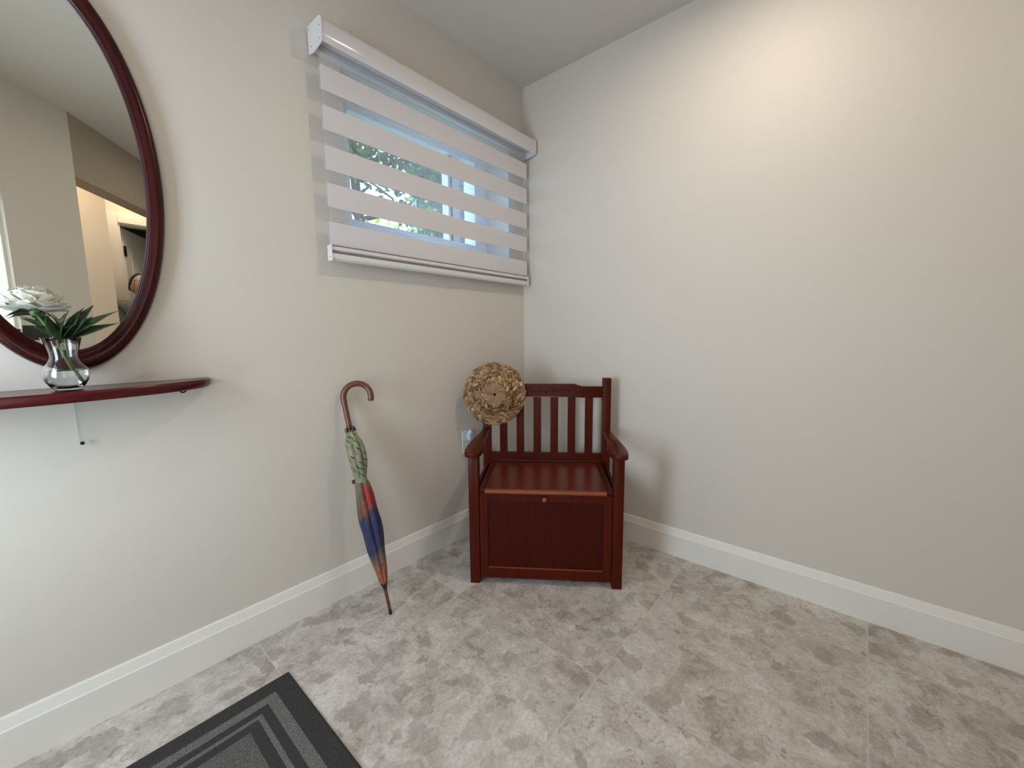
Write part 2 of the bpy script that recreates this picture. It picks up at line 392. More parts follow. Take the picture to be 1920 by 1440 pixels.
# seat box
obj('side_panel', B(.012, .046, .03, .026, D, .405, bev=.001), M['wood_y'], bench)
obj('side_panel', B(W-.026, .046, .03, W-.012, D, .405, bev=.001), M['wood_y'], bench)
obj('back_panel', B(.041, D+.008, .03, .603, D+.020, .42), M['wood_x'], bench)
obj('seat_frame', B(.0435, .012, .4055, .068, D+.0, .423, bev=.002), M['wood_y'], bench)
obj('seat_frame', B(W-.068, .012, .4055, W-.0435, D+.0, .423, bev=.002), M['wood_y'], bench)
bm = B(.0705, .004, .4055, W-.0705, .372, .4265, bev=.0025)
lid = obj('seat_lid', bm, M['wood_seat'], bench)
bm = bmesh.new(); tube(bm, [(.0705, -.0005, .416), (W-.0705, -.0005, .416)], .0085, 14); obj('front_edge', bm, M['edge_wood'], lid, 40)
obj('seat_rail', B(.041, .374, .4055, .603, .4, .4245), M['wood_x'], bench)
# drop front: frame and sunk panel
bm = bmesh.new()
box(bm, .0445, .006, .026, .080, .024, .404, .0015); box(bm, W-.080, .006, .026, W-.0445, .024, .404, .0015)
box(bm, .080, .006, .026, W-.080, .024, .072, .0015); box(bm, .080, .006, .372, W-.080, .024, .404, .0015)
fp = obj('front_panel', bm, M['wood_z'], bench)
obj('panel_board', B(.080, .0125, .072, W-.080, .022, .372), M['wood_panel'], fp)
obj('panel_ledge', B(.080, .0075, .072, W-.080, .0124, .0745), M['edge_wood'], fp)
bm = bmesh.new(); lathe(bm, [(0, .018), (.006, .0175), (.0105, .014), (.0115, .010), (.009, .006), (.006, .003), (.006, 0)], 20, T=lambda p: V((.320+p.x, .006-p.z, .386+p.y))); obj('knob', bm, M['edge_wood'], fp, True)
# back
def railpts():
    z = .808; a = [(.041, z)]
    a += [(.145, z)] + [(.145+.035*i/6, z+.0125*sm(0, 1, i/6)) for i in range(1, 7)]
    a += [(W-x, y) for x, y in a[:0:-1]]
    a += [(.603, z)]
    return a
up = railpts(); dn = [(.603, .752), (.50, .752), (.44, .755), (.32, .757), (.20, .755), (.14, .752), (.041, .752)]
bm = bmesh.new(); prism(bm, up+dn, .022, lambda a, b, c: V((a, D+.008+c, b)), .003, 2)
tr = obj('top_rail', bm, M['wood_x'], bench, 40)
# carved relief on the crest of the rail
random.seed(5); bm = bmesh.new()
for k in range(9):
    u0 = .165+.036*k
    pts = [V((u0+.034*i/10, D+.0078, .787+.010*math.sin(i*.75+k*1.9)*math.cos(i*.3+k))) for i in range(11)]
    tube(bm, pts, [.0008+.0028*math.sin(PI*i/10) for i in range(11)], 6)
for k in range(6):
    u0 = .18+.05*k; pts = [V((u0+.045*i/8, D+.0078, .803+.004*math.sin(i*.9+k*2.3))) for i in range(9)]
    tube(bm, pts, [.0005+.0011*math.sin(PI*i/8) for i in range(9)], 6)
obj('carving', bm, M['wood_x'], tr, True)
obj('lower_rail', B(.041, D+.004, .4255, .603, D+.026, .466, bev=.002), M['wood_x'], bench)
for k in range(6):
    c = .106+.0864*k
    obj('slat', B(c-.0195, D+.012, .466, c+.0195, D+.022, .7525, bev=.001), M['wood_z'], bench)

# ================================================================ HAT
BM4 = Matrix.Translation(O) @ Matrix.Rotation(ang, 4, 'Z')
hc = BM4 @ V((.068, D-.030, .776))
def straw(name, stops, rough=.6):
    m = mat(name, (.3, .2, .1), rough); n = N(m); g = n.n('ShaderNodeNewGeometry')
    c = n.ramp(g.outputs['Random Per Island'], stops)
    v = n.map((1, 1, 1)); nz = n.ramp(n.noise(v, 380, 4, .6), [(.3, (.62, .62, .62)), (.7, (1.15, 1.15, 1.15))])
    n.color(n.mix(1, c, nz, 'MULTIPLY')); n.bump(n.noise(v, 420, 3), .3, .001); return m
M['straw'] = straw('woven_straw', [(0, (.12, .056, .021)), (.3, (.22, .116, .047)), (.7, (.34, .192, .084)), (.96, (.47, .28, .135)), (1, (.66, .52, .38))])
M['strawc'] = straw('pleated_straw', [(0, (.24, .138, .066)), (.5, (.33, .192, .097)), (1, (.41, .245, .13))])
M['strawdark'] = mat('straw_backing', (.020, .009, .004), .9)
# the brim faces the camera; tilt a little up
toC = (CAM-hc); toC.z *= .55; hq = toC.to_track_quat('Z', 'Y')
hat = thing('straw_hat', 'woven brown straw sun hat hung over the left back post of the bench', 'hat', hc)
hat.rotation_mode = 'QUATERNION'; hat.rotation_quaternion = hq
HR = .152
def hh(r):                                     # height of the hat surface (towards the viewer)
    return interp([(0, .062), (.03, .061), (.06, .054), (.082, .040), (.098, .022), (.112, .012), (.135, .006), (.16, .000)], r)
def hp(r, th, up=0):
    wob = .0035*math.sin(3*th+.6)*(r/HR)**2
    return V((r*math.cos(th), r*math.sin(th), hh(r)+up+wob))
def loz(bm, r, th, L, Wd, a, lift=.002, mi=0):
    """a leaf strip lying on the hat; a = angle from the tangent"""
    nu, nv = 6, 3; g = []
    for i in range(nu+1):
        row = []
        for j in range(nv+1):
            s = (i/nu-.5)*2; t = (j/nv-.5)*2
            wd = Wd*(1-.35*s*s)
            du = s*L/2; dv = t*wd/2
            x = du*math.cos(a)-dv*math.sin(a); y = du*math.sin(a)+dv*math.cos(a)
            rr = max(.001, r+y); row.append(bm.verts.new(hp(rr, th+x/max(r, .02), lift*(1-.9*abs(s)**2)*(1-.55*t*t)+.0006)))
        g.append(row)
    for i in range(nu):
        for j in range(nv): f = bm.faces.new((g[i][j], g[i+1][j], g[i+1][j+1], g[i][j+1])); f.material_index = mi
def shell(bm, r0, r1, n=64, k=10):
    ra = [[bm.verts.new(hp(r0+(r1-r0)*i/k, 2*PI*j/n)) for j in range(n)] for i in range(k+1)]
    rb = [[bm.verts.new(hp(r0+(r1-r0)*i/k, 2*PI*j/n, -.003)) for j in range(n)] for i in range(k+1)]
    for i in range(k):
        for j in range(n):
            q = (j+1) % n
            bm.faces.new((ra[i][j], ra[i][q], ra[i+1][q], ra[i+1][j])); bm.faces.new((rb[i][j], rb[i+1][j], rb[i+1][q], rb[i][q]))
    for j in range(n):
        q = (j+1) % n
        bm.faces.new((ra[k][j], ra[k][q], rb[k][q], rb[k][j])); bm.faces.new((ra[0][j], rb[0][j], rb[0][q], ra[0][q]))
random.seed(3)
bm = bmesh.new(); shell(bm, .088, HR-.002)
for f in bm.faces: f.material_index = 1
for ring, r in enumerate((.100, .119, .138)):
    n = int(2*PI*r/.0235)
    for k in range(n):
        th = 2*PI*(k+.5*(ring % 2))/n + random.uniform(-.02, .02)
        loz(bm, r+.0045, th, .034, .0128, math.radians(36+random.uniform(-6, 6)), .0062)
        loz(bm, r-.0050, th+PI/n, .031, .0115, math.radians(-30+random.uniform(-6, 6)), .0050)
n = 34
for k in range(n): loz(bm, HR-.0025, 2*PI*k/n+random.uniform(-.03, .03), .040, .011, math.radians(14+random.uniform(-7, 7)), .0058)
obj('brim', bm, [M['straw'], M['strawdark']], hat, True)
bm = bmesh.new(); shell(bm, .004, .0878)
for f in bm.faces: f.material_index = 1
for ring, r in enumerate((.063, .081)):
    n = int(2*PI*r/.0225)
    for k in range(n):
        th = 2*PI*(k+.5*(ring % 2))/n + random.uniform(-.04, .04)
        loz(bm, r+.0045, th, .033, .0122, math.radians(38+random.uniform(-8, 8)), .006)
        loz(bm, r-.0045, th+PI/n, .030, .0112, math.radians(-32+random.uniform(-8, 8)), .005)
cr = obj('crown', bm, [M['straw'], M['strawdark']], hat, True)
bm = bmesh.new()                               # pleats swirling into the button hole
n = 24
for k in range(n):
    t0 = 2*PI*k/n; g = []
    for i in range(9):
        r = .0065+.0475*i/8; sw = .75*(1-i/8)**1.4; wd = 2*PI/n*.62
        g.append([bm.verts.new(hp(r, t0+sw+wd*(j/4-.5)*2*.98, .0045*(1-((j-2)/2)**2)*min(1, r/.03)+.0012+.0014*(1-j/4))) for j in range(5)])
    for i in range(8):
        for j in range(4): bm.faces.new((g[i][j], g[i+1][j], g[i+1][j+1], g[i][j+1]))
obj('pleated_top', bm, M['strawc'], cr, True)

# ================================================================ UMBRELLA
tip = V((-1.133, -.249, 0)); run = V((-1.156, -.058, .7105)); ax = (run-tip).normalized()
e = V((.80, -.60, 0)); e = (e-ax*e.dot(ax)).normalized(); nrm = ax.cross(e)
um = thing('umbrella', 'furled multicoloured umbrella with brown crook handle leaning on the wall', 'umbrella', tip)
um.rotation_mode = 'QUATERNION'; um.rotation_quaternion = Matrix((e, nrm, ax)).transposed().to_quaternion()
# local: x = towards crook opening, z = along the shaft
bm = bmesh.new(); rc = .0515; top = .852
pts = [(0, 0, .748), (0, 0, .78), (0, 0, .82)] + [(rc-rc*math.cos(t), 0, top+rc*math.sin(t)) for t in [PI*i/16 for i in range(17)]] + [(2*rc-.001, 0, top-.012), (2*rc-.004, 0, top-.024)]
pts = [(x-.004*(1-z/.9), y, z) for x, y, z in pts]
tube(bm, pts, [.0105]*3+[.0117]*(len(pts)-4)+[.0110], 16); obj('handle', bm, M['handlewood'], um, 50)
bm = bmesh.new(); tube(bm, [(2*rc-.0042, 0, top-.024), (2*rc-.005, 0, top-.028)], [.0105, .009], 16); obj('handle_cap', bm, M['brownplastic'], um, 50)
bm = bmesh.new(); tube(bm, [(0, 0, .045), (0, 0, .75)], .005, 10); obj('shaft', bm, M['brownplastic'], um)
bm = bmesh.new(); lathe(bm, [(.008, .748), (.012, .746), (.012, .738), (.009, .736)], 18)
for k in range(8):
    a = 2*PI*k/8; tube(bm, [(.0145*math.cos(a), .0145*math.sin(a), .739), (.0175*math.cos(a), .0175*math.sin(a), .722)], .0042, 8)
obj('runner', bm, M['brownplastic'], um, 50)
def umat(name, lower):
    m = mat(name, (.3, .3, .2), .62); n = N(m)
    sep = n.n('ShaderNodeSeparateXYZ'); n.l(n.co.outputs['Object'], sep.inputs[0])
    v = n.map((1, 1, .6)); nz = n.noise(v, 28, 4, .6, .6)
    z = n.math('ADD', sep.outputs[2], n.math('MULTIPLY', n.math('SUBTRACT', nz, .5), .13))
    z = n.math('ADD', z, n.math('MULTIPLY', sep.outputs[0], -.35 if lower else .3))
    if lower:
        # foot to strap: orange brown, blue, orange patch, red, sand green
        zn = n.math('DIVIDE', z, .54)
        base = n.ramp(zn, [(.22, (.30, .080, .035)), (.34, (.33, .115, .05)), (.42, (.10, .085, .07)), (.47, (.012, .022, .075)), (.66, (.010, .018, .080)), (.73, (.016, .022, .065)), (.77, (.15, .055, .028)), (.88, (.13, .10, .055)), (.98, (.15, .15, .095))])
        rf = n.ramp(zn, [(.74, (0, 0, 0)), (.78, (1, 1, 1)), (.90, (1, 1, 1)), (.95, (0, 0, 0))])
        side = n.ramp(n.math('ADD', n.math('MULTIPLY', sep.outputs[0], 14), .45), [(.35, (0, 0, 0)), (.55, (1, 1, 1))])
        base = n.mix(n.math('MULTIPLY', rf, side), base, (.34, .014, .016))
        st = n.noise(n.map((60, 60, 10), rot=(.3, .2, .5)), 1.3, 5, .6, 1.2)
        strokes = n.mix(n.ramp(st, [(.50, (0, 0, 0)), (.62, (.55, .55, .55))]), base, (.27, .085, .045))
        st2 = n.noise(n.map((30, 30, 22), rot=(.6, .0, .9)), 1.7, 5, .6, 1.0)
        strokes = n.mix(n.ramp(st2, [(.50, (0, 0, 0)), (.64, (.6, .6, .6))]), strokes, (.018, .035, .07))
        msk = n.ramp(zn, [(.36, (1, 1, 1)), (.46, (.45, .45, .45)), (.66, (.25, .25, .25)), (.74, (.9, .9, .9))])
        n.color(n.mix(msk, base, strokes))
    else:
        base = n.ramp(nz, [(.35, (.16, .175, .12)), (.50, (.235, .235, .135)), (.60, (.31, .285, .135)), (.70, (.17, .19, .15))])
        wv = n.n('ShaderNodeTexWave', wave_type='BANDS'); n.l(n.map((1, 1, 1), rot=(.1, .75, 0)), wv.inputs['Vector'])
        wv.inputs['Scale'].default_value = 17; wv.inputs['Distortion'].default_value = 3.5; wv.inputs['Detail'].default_value = 2; wv.inputs['Detail Scale'].default_value = 3
        gate = n.ramp(n.noise(n.map((1, 1, 1), loc=(3, 1, 2)), 42, 2), [(.48, (0, 0, 0)), (.56, (1, 1, 1))])
        n.color(n.mix(n.math('MULTIPLY', n.ramp(wv.outputs['Color'], [(.80, (0, 0, 0)), (.90, (1, 1, 1))]), gate), base, (.012, .025, .03)))
    n.bump(n.noise(n.map((1, 1, 1)), 60, 3), .4, .002); return m
def canopy(z0, z1, tab, folds, twist, amp, seed, pull=0):
    random.seed(seed); ph = [random.uniform(0, 6) for _ in range(4)]
    n = 96; k = 60; bm = bmesh.new(); g = []
    for i in range(k+1):
        z = z0+(z1-z0)*i/k; R = interp(tab, z); row = []
        for j in range(n):
            th = 2*PI*j/n; t2 = th*folds+twist*(z-z0)+ph[0]
            fl = abs(math.sin(t2/2))**.6
            r = R*(1-amp+amp*fl)+.0016*math.sin(3*th+z*40+ph[1])*R/.035
            cx = pull*math.sin(PI*(z-z0)/(z1-z0))
            row.append(bm.verts.new((cx+r*math.cos(th), r*math.sin(th)*.92, z)))
        g.append(row)
    for i in range(k):
        for j in range(n): bm.faces.new((g[i][j], g[i][(j+1) % n], g[i+1][(j+1) % n], g[i+1][j]))
    bm.faces.new(g[0][::-1]); bm.faces.new(g[-1]); return bm
tabL = [(.110, .006), (.118, .012), (.135, .0165), (.19, .025), (.265, .034), (.30, .0372), (.367, .0405), (.41, .0375), (.47, .033), (.515, .0275), (.530, .0215)]
tabU = [(.526, .0205), (.545, .024), (.587, .0315), (.63, .0355), (.675, .034), (.70, .025), (.722, .0175), (.730, .013)]
obj('lower_canopy', canopy(.110, .530, tabL, 6, 1.5, .36, 4), umat('umbrella_print_lower', True), um, 60)
obj('upper_canopy', canopy(.526, .730, tabU, 6, 11, .34, 9, .004), umat('umbrella_print_upper', False), um, 60)
bm = bmesh.new(); tube(bm, [(0, 0, .522), (0, 0, .540)], [.0228, .0226], 28)
st = obj('tie_strap', bm, mat('strap_cloth', (.20, .215, .13), .65), um, 40)
obj('snap', B(-.034, -.008, .523, -.022, .004, .538, bev=.002), M['brownplastic'], st)
bm = bmesh.new(); lathe(bm, [(.0, .098), (.007, .098), (.008, .106), (.0135, .122), (.010, .128), (0, .128)], 18); obj('ferrule', bm, M['black'], um, 40)
bm = bmesh.new(); tube(bm, [(0, 0, .022), (0, 0, .10)], [.0062, .0066], 14); obj('tip_rod', bm, M['handlewood'], um, 50)
bm = bmesh.new(); lathe(bm, [(0, .0), (.004, .0005), (.0062, .004), (.0064, .022), (0, .022)], 16); obj('tip_cap', bm, M['black'], um, 50)

# ================================================================ WALL MIRROR
mc = V((-1.866, 0, 1.485)); MO = (.2195, .4985); MI = (.1795, .4455)
mr = thing('wall_mirror', 'large oval mirror in a dark mahogany frame above the shelf', 'mirror', (mc.x, -.002, mc.z))
bm = bmesh.new(); n = 128
pr = [(1.0, 0), (1.0, -.012), (.93, -.021), (.80, -.027), (.60, -.0285), (.40, -.0265), (.28, -.0225), (.22, -.0225), (.10, -.020), (.0, -.013), (.0, 0)]
g = []
for t, dpt in pr:
    a = MI[0]+(MO[0]-MI[0])*t; b = MI[1]+(MO[1]-MI[1])*t
    g.append([bm.verts.new((a*math.cos(2*PI*j/n), dpt, b*math.sin(2*PI*j/n))) for j in range(n)])
for i in range(len(g)):
    for j in range(n): bm.faces.new((g[i][j], g[i][(j+1) % n], g[(i+1) % len(g)][(j+1) % n], g[(i+1) % len(g)][j]))
obj('frame', bm, M['mahog'], mr, 50)
bm = bmesh.new(); a = [bm.verts.new((MI[0]*1.01*math.cos(2*PI*j/n), -.012, MI[1]*1.01*math.sin(2*PI*j/n))) for j in range(n)]
b = [bm.verts.new(v.co+V((0, .008, 0))) for v in a]
bm.faces.new(a); bm.faces.new(b[::-1])
for j in range(n): bm.faces.new((a[j], b[j], b[(j+1) % n], a[(j+1) % n]))
obj('mirror_glass', bm, M['mirror'], mr)

# ================================================================ SHELF
SX, SHL, SD, SZ = -1.955, .377, .165, .945
sh = thing('wall_shelf', 'dark red half-oval wooden wall shelf under the oval mirror', 'shelf', (SX, 0, SZ))
def shp(k): return [(SHL*k*math.cos(t)*(1-.0*abs(math.sin(t))), -SD*k*math.sin(t)**.9) for t in [PI*i/64 for i in range(65)]]
bm = bmesh.new(); P = shp(1.0)
lay = [(.985, 0), (1.0, -.004), (1.003, -.010), (.998, -.018), (.985, -.024), (.975, -.026)]
g = []
for k, z in lay: g.append([bm.verts.new((x*k, y*k-.0005, z)) for x, y in P])
for i in range(len(g)-1):
    for j in range(len(P)-1): bm.faces.new((g[i][j], g[i][j+1], g[i+1][j+1], g[i+1][j]))
    bm.faces.new((g[i][0], g[i+1][0], g[i+1][-1], g[i][-1]))
bm.faces.new(g[0]); bm.faces.new(g[-1][::-1])
obj('shelf_board', bm, M['shelfwood'], sh, 40)
bm = bmesh.new()   # clear bracket: a thin fin from under the board to a point on the wall
bx = -1.876-SX
prism(bm, [(-.0005, -.027), (-.062, -.027), (-.058, -.040), (-.016, -.148), (-.008, -.155), (-.0005, -.155)], .0035, lambda a, b, c: V((bx+c, a, b)), .001, 1)
obj('bracket', bm, M['pane'], sh)
bm = bmesh.new(); lathe(bm, [(0, 0), (.0045, 0), (.0045, .004), (0, .005)], 12, T=lambda p: V((bx+.005+p.x, -.012-p.z, -.150+p.y))); obj('bracket_screw', bm, M['darkmetal'], sh)
for hx in (.302, -.302):
    bm = bmesh.new(); tube(bm, [V((hx+.0085*math.cos(t), -.030, -.026-.0125*math.sin(t))) for t in [PI*i/12 for i in range(13)]], .0022, 8); obj('hook', bm, M['darkmetal'], sh, True)

# ================================================================ VASE AND PEONY
vx, vy = -1.884, -.088
va = thing('glass_vase', 'small clear glass vase holding the white peony on the shelf', 'vase', (vx, vy, SZ+.0004))
outp = [(0, 0), (.022, 0), (.0245, .002), (.031, .010), (.0385, .024), (.0415, .038), (.039, .052), (.031, .066), (.0255, .078), (.0252, .088), (.0285, .104), (.0335, .124), (.0345, .1265)]
inp = [(.0330, .1265), (.0268, .104), (.0235, .088), (.0238, .078), (.029, .066), (.0370, .052), (.0395, .038), (.0365, .025), (.028, .012), (.018, .0065), (0, .006)]
bm = bmesh.new(); lathe(bm, outp+inp, 48); obj('glass_body', bm, M['glass'], va, True)
bm = bmesh.new(); lathe(bm, [(0, .0068), (.0175, .0073), (.0275, .0125), (.0358, .0253), (.0387, .038), (.0375, .047), (0, .047)], 40); obj('water', bm, M['water'], va, 40)
pe = thing('peony', 'white peony bloom with dark green leaves standing in the glass vase', 'flower', (vx, vy, SZ+.02))
PB = V((-.036, -.012, .190))         # bloom centre, local
M['stem'] = mat('stem_green', (.10, .17, .045), .5)
leafm = mat('leaf_green', (.025, .075, .014), .38); n_ = N(leafm); n_.color(n_.ramp(n_.noise(n_.map(), 60, 3), [(.3, (.008, .022, .005)), (.7, (.024, .050, .010))]))
petm = mat('petal_white', (.78, .76, .66), .55, Subsurface_Weight=.15, Subsurface_Radius=(.01, .008, .005)); n_ = N(petm); n_.color(n_.ramp(n_.noise(n_.map(), 70, 3), [(.3, (.66, .62, .50)), (.65, (.84, .82, .74))]))
bm = bmesh.new(); pts = [V((.024, .006, -.008)), V((.016, .004, .01)), V((.004, 0, .05)), V((-.010, -.003, .10)), V((-.028, -.006, .15)), PB+V((0, 0, -.025))]
cur = []
for i in range(len(pts)-1):
    for s in range(6): cur.append(pts[i].lerp(pts[i+1], s/6))
cur.append(pts[-1])
for _ in range(4): cur = [cur[0]]+[(cur[i-1]+cur[i]*2+cur[i+1])/4 for i in range(1, len(cur)-1)]+[cur[-1]]
tube(bm, cur, .0026, 8); obj('stem', bm, M['stem'], pe, True)
bm = bmesh.new(); tube(bm, [V((.016, .004, .01)), V((.008, .002, .05)), V((.006, 0, .09)), V((.015, 0, .125))], .0018, 8); obj('stem', bm, M['stem'], pe, True)
def petal(bm, c, az, tilt, L, Wd, cup, curl, ruf, seed, nu=10, nv=10):
    rnd = random.Random(seed); p1, p2 = rnd.uniform(0, 6), rnd.uniform(0, 6); g = []
    Rz = Matrix.Rotation(az, 3, 'Z')
    for i in range(nu+1):
        s = i/nu; row = []
        for j in range(nv+1):
            t = (j/nv-.5)*2
            wd = Wd*(.25+.75*math.sin(PI*min(1, s*.62+.06)))*(1 if s < .8 else math.sqrt(max(0, 1-((s-.8)/.2)**2*.75)))
            el = tilt+curl*s
            x = L*(math.sin(el) if curl == 0 else (math.cos(tilt)-math.cos(tilt+curl*s))/curl)
            z = L*(math.cos(tilt)*s if curl == 0 else (math.sin(tilt+curl*s)-math.sin(tilt))/curl)
            z += cup*t*t*Wd - 0; rr = ruf*s*s*math.sin(t*7+p1)*math.sin(s*5+p2)
            row.append(bm.verts.new(c+Rz @ V((x*1.0 - cup*.5*t*t*Wd, t*wd, z+rr))))
        g.append(row)
    for i in range(nu):
        for j in range(nv): bm.faces.new((g[i][j], g[i+1][j], g[i+1][j+1], g[i][j+1]))
random.seed(8); bm = bmesh.new()
for k in range(9):     # open guard petals, nearly flat, tips lifting
    petal(bm, PB+V((0, 0, -.016)), 2*PI*k/9+random.uniform(-.15, .15), 1.60+random.uniform(-.06, .10), .060, .030, .10, -.42, .003, 100+k)
for k in range(11):
    petal(bm, PB+V((0, 0, -.012)), 2*PI*k/11+random.uniform(-.2, .2), 1.35+random.uniform(-.12, .12), .055, .025, .14, -.65, .005, 200+k)
for k in range(14):
    petal(bm, PB+V((random.uniform(-.006, .006), random.uniform(-.006, .006), -.010)), random.uniform(0, 6.28), 1.0+random.uniform(-.2, .2), .048, .017, .2, -.55, .007, 300+k)
for k in range(16):
    petal(bm, PB+V((random.uniform(-.010, .010), random.uniform(-.010, .010), -.008)), random.uniform(0, 6.28), .45+random.uniform(-.3, .3), .040, .013, .2, .2, .008, 400+k)
obj('bloom', bm, petm, pe, True)
bm = bmesh.new(); bmesh.ops.create_uvsphere(bm, u_segments=14, v_segments=8, radius=.009, matrix=Matrix.Translation(PB+V((0, 0, -.024)))); obj('calyx', bm, M['stem'], pe, True)
def leaf(base, tipp, wd, bend=.012, tw=0.0, name='leaf'):
    base, tipp = V(base), V(tipp); d = tipp-base; side = d.cross(V((0, 0, 1))).normalized(); side = Matrix.Rotation(tw, 3, d.normalized()) @ side
    up = side.cross(d).normalized(); bm = bmesh.new(); nu = 14; g = []
    for i in range(nu+1):
        s = i/nu; w_ = wd*(math.sin(PI*s**.75)**.9*(1-.25*s)+.02) if s < 1 else .0003
        c = base+d*s+up*bend*math.sin(PI*s)
        g.append([bm.verts.new(c+side*w_*t+up*(abs(t)*w_*.35+.001*math.sin(9*s)*t)) for t in (-1, -.5, 0, .5, 1)])
    for i in range(nu):
        for j in range(4): bm.faces.new((g[i][j], g[i+1][j], g[i+1][j+1], g[i][j+1]))
    o = obj(name, bm, leafm, pe, True); md = o.modifiers.new('thick', 'SOLIDIFY'); md.thickness = .0006
b0 = V((.004, -.004, .100))
for tp, wd, bd, tw in [((.106, -.022, .175), .0115, .006, .8), ((.102, -.018, .143), .0115, .004, .9), ((.062, -.012, .187), .0125, .008, 1.3), ((.044, -.02, .180), .010, .006, 1.2), ((.018, -.03, .172), .014, .006, 1.2), ((-.02, -.03, .158), .014, .008, 1.2), ((-.040, -.012, .135), .013, .008, .9), ((-.064, .004, .158), .009, .010, .8), ((-.044, -.02, .172), .012, .010, 1.0), ((.030, .030, .165), .013, .008, .9), ((.060, .024, .160), .012, .006, .8), ((-.01, .03, .165), .013, .006, .9), ((.028, -.034, .14), .014, .006, 1.0)]:
    leaf(b0, tp, wd, bd, tw)
for tp in ((-.082, .006, .155), (-.075, -.018, .160), (-.02, -.030, .150), (-.012, .012, .158)): leaf(PB+V((0, 0, -.026)), tp, .009, .005, .3)

# ================================================================ BLIND
bl = thing('window_blind', 'white zebra roller blind with sheer and opaque stripes over the window', 'blind', (-.605, 0, 2.137))
BX = -.605
def bb(name, x0, y0, z0, x1, y1, z1, m, parent=bl, **k): return obj(name, B(x0-BX, y0, z0-2.137, x1-BX, y1, z1-2.137, **k), m, parent)
# cover: curved front shell open underneath
cp = [(-.015, .0), (-.088, .0), (-.097, -.003), (-.1035, -.010), (-.106, -.022), (-.107, -.050), (-.105, -.068), (-.100, -.0795)]
cpi = [(-.0975, -.0785), (-.1025, -.066), (-.1042, -.050), (-.1032, -.023), (-.101, -.0125), (-.0955, -.006), (-.088, -.003), (-.015, -.003)]
bm = bmesh.new(); prism(bm, cp+cpi, 1.176, lambda a, b, c: V((-1.197-BX+c, a, b))); obj('valance', bm, mat('gloss_white_cover', (.68, .645, .645), .13), bl, 40)
cap = [(-.006, .002), (-.090, .002), (-.101, -.003), (-.107, -.012), (-.109, -.030), (-.108, -.062), (-.102, -.083), (-.075, -.088), (-.040, -.092), (-.006, -.086)]
for x in (-1.200, -.021):
    bm = bmesh.new(); prism(bm, cap, .003, lambda a, b, c: V((x-BX+c, a, b))); obj('end_cap', bm, M['white_pl'], bl)
for z, y in ((-.012, -.018), (-.030, -.094), (-.070, -.094), (-.070, -.030)):
    obj('cap_screw', tube(bmesh.new(), [V((-1.2006-BX, y, z)), V((-1.2014-BX, y, z))], .0018, 8), M['darkmetal'], bl)
bm = bmesh.new(); tube(bm, [V((-1.196-BX, -.055, -.040)), V((-.022-BX, -.055, -.040))], .021, 20); obj('roller', bm, mat('roller_fabric', (.55, .53, .56), .7), bl, 50)
bb('back_rail', -1.19, -.030, 2.066, -.03, -.002, 2.128, M['white_pl'])
for x in (-1.09, -.17): bb('bracket', x-.012, -.055, 2.137, x+.012, -.004, 2.1405, M['darkmetal'])
edges = [2.012, 1.930, 1.880, 1.798, 1.746, 1.663, 1.618, 1.535, 1.483, 1.397]
X0, X1 = -1.186, -.036
for k in range(5):
    top_, bot_ = edges[2*k], edges[2*k+1]; z_prev = 2.100 if k == 0 else edges[2*k-1]
    o = bb('opaque_band', X0, -.0535, bot_, X1, -.0525, top_, M['band'])
    o = bb('sheer_band', X0, -.0531, top_, X1, -.0529, z_prev, M['sheer'])
def strip(name, y, pairs, m):
    bm = bmesh.new()
    for a, b in pairs: box(bm, X0-BX, y-.0002, a-2.137, X1-BX, y+.0002, b-2.137)
    return obj(name, bm, m, bl)
RY = -.041
for k in range(5): bb('opaque_band', X0, RY-.0003, edges[2*k+1]+.003, X1, RY+.0003, edges[2*k]-.003, M['band'])
# bottom rail with a groove
rp = [(-.033, 0), (-.056, 0), (-.060, -.004), (-.0605, -.016), (-.054, -.019), (-.053, -.026), (-.0605, -.029), (-.062, -.034), (-.061, -.046), (-.056, -.053), (-.036, -.053), (-.033, -.050)]
bm = bmesh.new(); prism(bm, rp, X1-X0-.002, lambda a, b, c: V((X0+.001-BX+c, a, 1.400-2.137+b))); rail = obj('bottom_rail', bm, M['white_pl'], bl, 30)
bb('rail_shade', X0+.002, -.0575, 1.3735, X1-.002, -.0535, 1.3795, mat('rail_shade_grey', (.19, .165, .17), .6))  # grey strip puts the shade inside the groove into colour
bb('rail_shade', X0+.002, -.0615, 1.3985, X1-.002, -.0555, 1.4005, mat('rail_shade_grey', (.19, .165, .17), .6))  # same shade grey for the dark line along the rail top
for x in (X0-.003, X1-.001): bb('rail_cap', x, -.0635, 1.345, x+.004, -.031, 1.402, M['white_pl'], bev=.0015)
bb('screw', X0-.0036, -.054, 1.357, X0-.003, -.050, 1.361, M['darkmetal'])
ret = obj('cord_ring', tube(bmesh.new(), [V((-.593+.013*math.cos(t), -.006, 1.312-.014*math.sin(t))) for t in [PI*i/14 for i in range(15)]], .0016, 8, True), mat('clear_plastic', (.60, .58, .54), .2))
tag(ret, 'tiny clear plastic cord loop on the wall just below the blind', 'cord loop')

